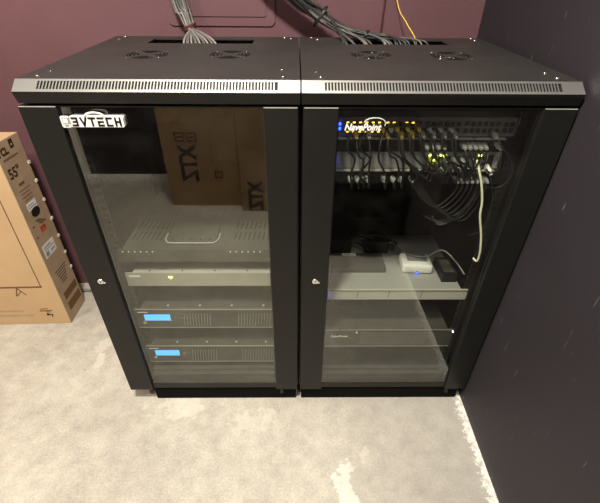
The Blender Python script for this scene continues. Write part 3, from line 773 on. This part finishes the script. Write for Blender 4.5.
# ------------------------------------------------------------------ television carton on the left
pn, pb = at(71.5, 323, 2, 0), at(82, 297, 2, 0)
TH, TW, TT = .82, 1.30, .152
yaw = math.radians(2.0); lean = math.radians(1.0)
t = thing('television_box', 'large brown cardboard television box standing near the maroon wall, left of the cabinets', 'cardboard box', (pn.x, pn.y, 0))
t.rotation_euler = (-lean, 0, yaw); t.location.z = .0005
# local frame: x to the left is negative, y into depth, z up
b = B(M['card']); b.box(-TW, 0, 0, TT, 0, TH, bev=.003)
for f in b.bm.faces:
    c = f.calc_center_median()
    if c.x > -.002 and abs(f.normal.x) > .9: f.material_index = b.mi(M['cards'])
obj('carton', b, t, local=True)
k = B(M['ink'])   # outline drawing of a television
k.stroke((-1.24, .735), (-.059, .735), .004, -.0006, .0004).stroke((-.059, .735), (-.059, .212), .004, -.0006, .0004)
k.stroke((-.059, .212), (-1.24, .212), .008, -.0006, .0004).stroke((-1.24, .212), (-1.24, .735), .004, -.0006, .0004)
for x_, sg in ((-.162, 1), (-1.12, -1)): k.stroke((x_, .205), (x_-.014*sg, .166), .005, -.0006, .0004).stroke((x_+.004*sg, .205), (x_+.026*sg, .172), .005, -.0006, .0004).stroke((x_-.010*sg, .166), (x_+.012*sg, .190), .004, -.0006, .0004)
obj('television_drawing', k, t, local=True)['label'] = 'brown line drawing of a television'
k = B(M['cards'])
k.stroke((-.46, .080), (-.185, .080), .010, -.0006, .0004).stroke((-.46, .054), (-.150, .054), .010, -.0006, .0004)
obj('printed_lines', k, t, local=True)
k = B(M['inkd'])
k.stroke((-.105, .088), (-.075, .089), .003, -.0006, .0004).stroke((-.110, .077), (-.060, .078), .004, -.0006, .0004).stroke((-.085, .071), (-.070, .070), .003, -.0006, .0004)
k.cyl((-.083, .0004, .056), .007, -.001, 'y', 14).stroke((-.074, .056), (-.064, .054), .005, -.0006, .0004).stroke((-.066, .054), (-.068, .042), .004, -.0006, .0004)
obj('handling_mark', k, t, local=True)
# narrow side face: local x=0, horizontal axis is y, up is z
def sbox(bb, y0, y1, z0, z1, m, h=.0007):
    bb.box(-.0003, h, y0, y1, z0, z1, m); return bb
def stext(s, y, z, size, m, fat=.0008, sx=1, name='lettering'):
    text(name, s, size, m, t, (.0006, y, z), (0, 1, 0), (0, 0, 1), .0003, fat, 0, sx, local=True)
stext('TCL', .003, .772, .034, M['inkd'], .0012)
k = B(M['inkd']); k.box(-.0003, .0008, .082, .104, .782, .812); k.box(-.0003, .0009, .089, .097, .790, .797, M['cards']); obj('square_mark', k, t, local=True)
stext('55"', .016, .688, .050, M['inkd'], .0008)
k = B(M['ink']); sbox(k, .045, .080, .650, .660, None)
for i, (y0, y1) in enumerate(((.03, .10), (.035, .09), (.03, .10), (.04, .095))): sbox(k, y0, y1, .632-i*.014, .634-i*.014, None)
for z_ in (.757, .753): sbox(k, .02, .11, z_, z_+.0015, None)
obj('printed_lines', k, t, local=True)
k = B(M['label']); sbox(k, .038, .098, .548, .578, None); sbox(k, .043, .093, .556, .560, M['sw2'], .0009); sbox(k, .043, .080, .566, .569, M['sw2'], .0009); obj('barcode_label', k, t, local=True)['label'] = 'small white barcode label'
k = B(M['port'])
pts = [(.0010, .074+.028*math.cos(a), .532+.019*math.sin(a)) for a in [2*PI*i/24 for i in range(24)]]; k.prism(pts, (-.001, 0, 0))
obj('hand_hole', k, t, local=True)['label'] = 'black oval hand hole'
k = B(M['orange']); sbox(k, .054, .098, .442, .472, None); sbox(k, .060, .092, .448, .466, M['velcro'], .0009)
for i in range(3): sbox(k, .062, .090, .450+i*.005, .4525+i*.005, M['orange'], .0011)
obj('warning_label', k, t, local=True)['label'] = 'orange warning label'
k = B(M['label']); sbox(k, .022, .106, .338, .396, None)
for (y0, y1, z0, z1) in ((.030, .080, .380, .386), (.030, .098, .370, .374), (.066, .098, .350, .358), (.030, .052, .343, .363)): sbox(k, y0, y1, z0, z1, M['sw2'], .0009)
obj('shipping_label', k, t, local=True)['label'] = 'white shipping label'
k = B(M['inkd'])
for i in range(5): sbox(k, .050+i*.006, .075+i*.010, .50-i*.006, .502-i*.006, None)
sbox(k, .02, .032, .485, .489, None); sbox(k, .02, .030, .437, .441, None)
for i in range(6): sbox(k, .035+.004*i, .12-.005*i, .255-i*.013, .258-i*.013, None)
obj('printed_notes', k, t, local=True)
k = B(M['ink']); sbox(k, .030, .140, .112, .148, None); sbox(k, .030, .140, .050, .092, None); obj('printed_block', k, t, local=True)
for i, z_ in enumerate((.705, .63, .547, .46, .376, .291, .211)):
    obj('staple', B(M['label']).box(-.002, .003, TT-.011, TT+.002, z_-.005, z_+.006), t, local=True)

# ------------------------------------------------------------------ things on the far side of the room, seen mirrored in the glass
def carton(x0, x1, y0, y1, h, label, marks):
    t = thing('cardboard_box', label, 'cardboard box', ((x0+x1)/2, (y0+y1)/2, 0), 'brown speaker cartons')
    obj('carton', B(M['cardd']).box(x0, x1, y0, y1, 0, h, bev=.004), t)
    for (s, x, z, sz, rot) in marks:
        # face turned towards the cabinets is y=y1; its left-to-right runs towards -x
        xd, yd = ((-1, 0, 0), (0, 0, 1)) if not rot else ((0, 0, -1), (-1, 0, 0))
        text('lettering', s, sz, M['inkd'], t, (x, y1+.0008, z), xd, yd, .0004, .0055, 0, .82)
    return t
tA = carton(-.86, -.385, -1.93, -1.50, .95, 'tall brown carton marked XTZ, the wider one opposite the cabinets', [('XTZ', -.655, .425, .150, True)])
b = B(M['inkd'])
for (x_, z_) in ((-.735, .455), (-.660, .455)):
    for a_, c_ in (((0, 0), (.055, 0)), ((.055, 0), (.055, .05)), ((.055, .05), (0, .05)), ((0, .05), (0, 0)), ((.01, .025), (.045, .025))):
        b.stroke((x_+a_[0]-.03, z_+a_[1]), (x_+c_[0]-.03, z_+c_[1]), .007, -1.4997, -1.4985)
for a_, c_ in (((0, 0), (.045, 0)), ((.045, 0), (.045, .04)), ((.045, .04), (0, .04)), ((0, .04), (0, 0))):
    b.stroke((-.54+a_[0], .21+c_[1]*0+a_[1]), (-.54+c_[0], .21+c_[1]), .008, -1.4997, -1.4985)
obj('handling_mark', b, tA)
b = B(M['ink']); b.stroke((-.555, .30), (-.545, .52), .004, -1.4997, -1.4988); obj('printed_line', b, tA)
carton(-.370, .02, -1.84, -1.42, .95, 'tall brown carton opposite the cabinets, standing in front of the wider one', [('XTZ', -.232, .215, .125, True)])
# added to darken the right door's reflection: black trunk on the right
t = thing('reflection_blocker', 'added low black trunk on the floor opposite the right cabinet', 'blocker', (.37, -1.15, 0))
obj('body', B(M['blocker']).box(.15, .548, -1.40, -.90, 0, .40, bev=.01), t)
obj('lid', B(M['blocker']).box(.145, .552, -1.405, -.895, .405, .47, bev=.012), t)
obj('handle', B(M['blocker']).tube([(.30, -.897, .25), (.31, -.880, .25), (.45, -.880, .25), (.46, -.897, .25)], .008), t)
for x_ in (.23, .49): obj('latch', B(M['blocker']).box(x_-.02, x_+.02, -.900, -.889, .36, .44, bev=.002), t)

# ------------------------------------------------------------------ view
sc = bpy.context.scene
sc.view_settings.view_transform = 'Standard'; sc.view_settings.look = 'None'; sc.view_settings.gamma = 1; sc.view_settings.exposure = 1.05
sc.view_settings.use_curve_mapping = False
sc.cycles.transparent_max_bounces = 16
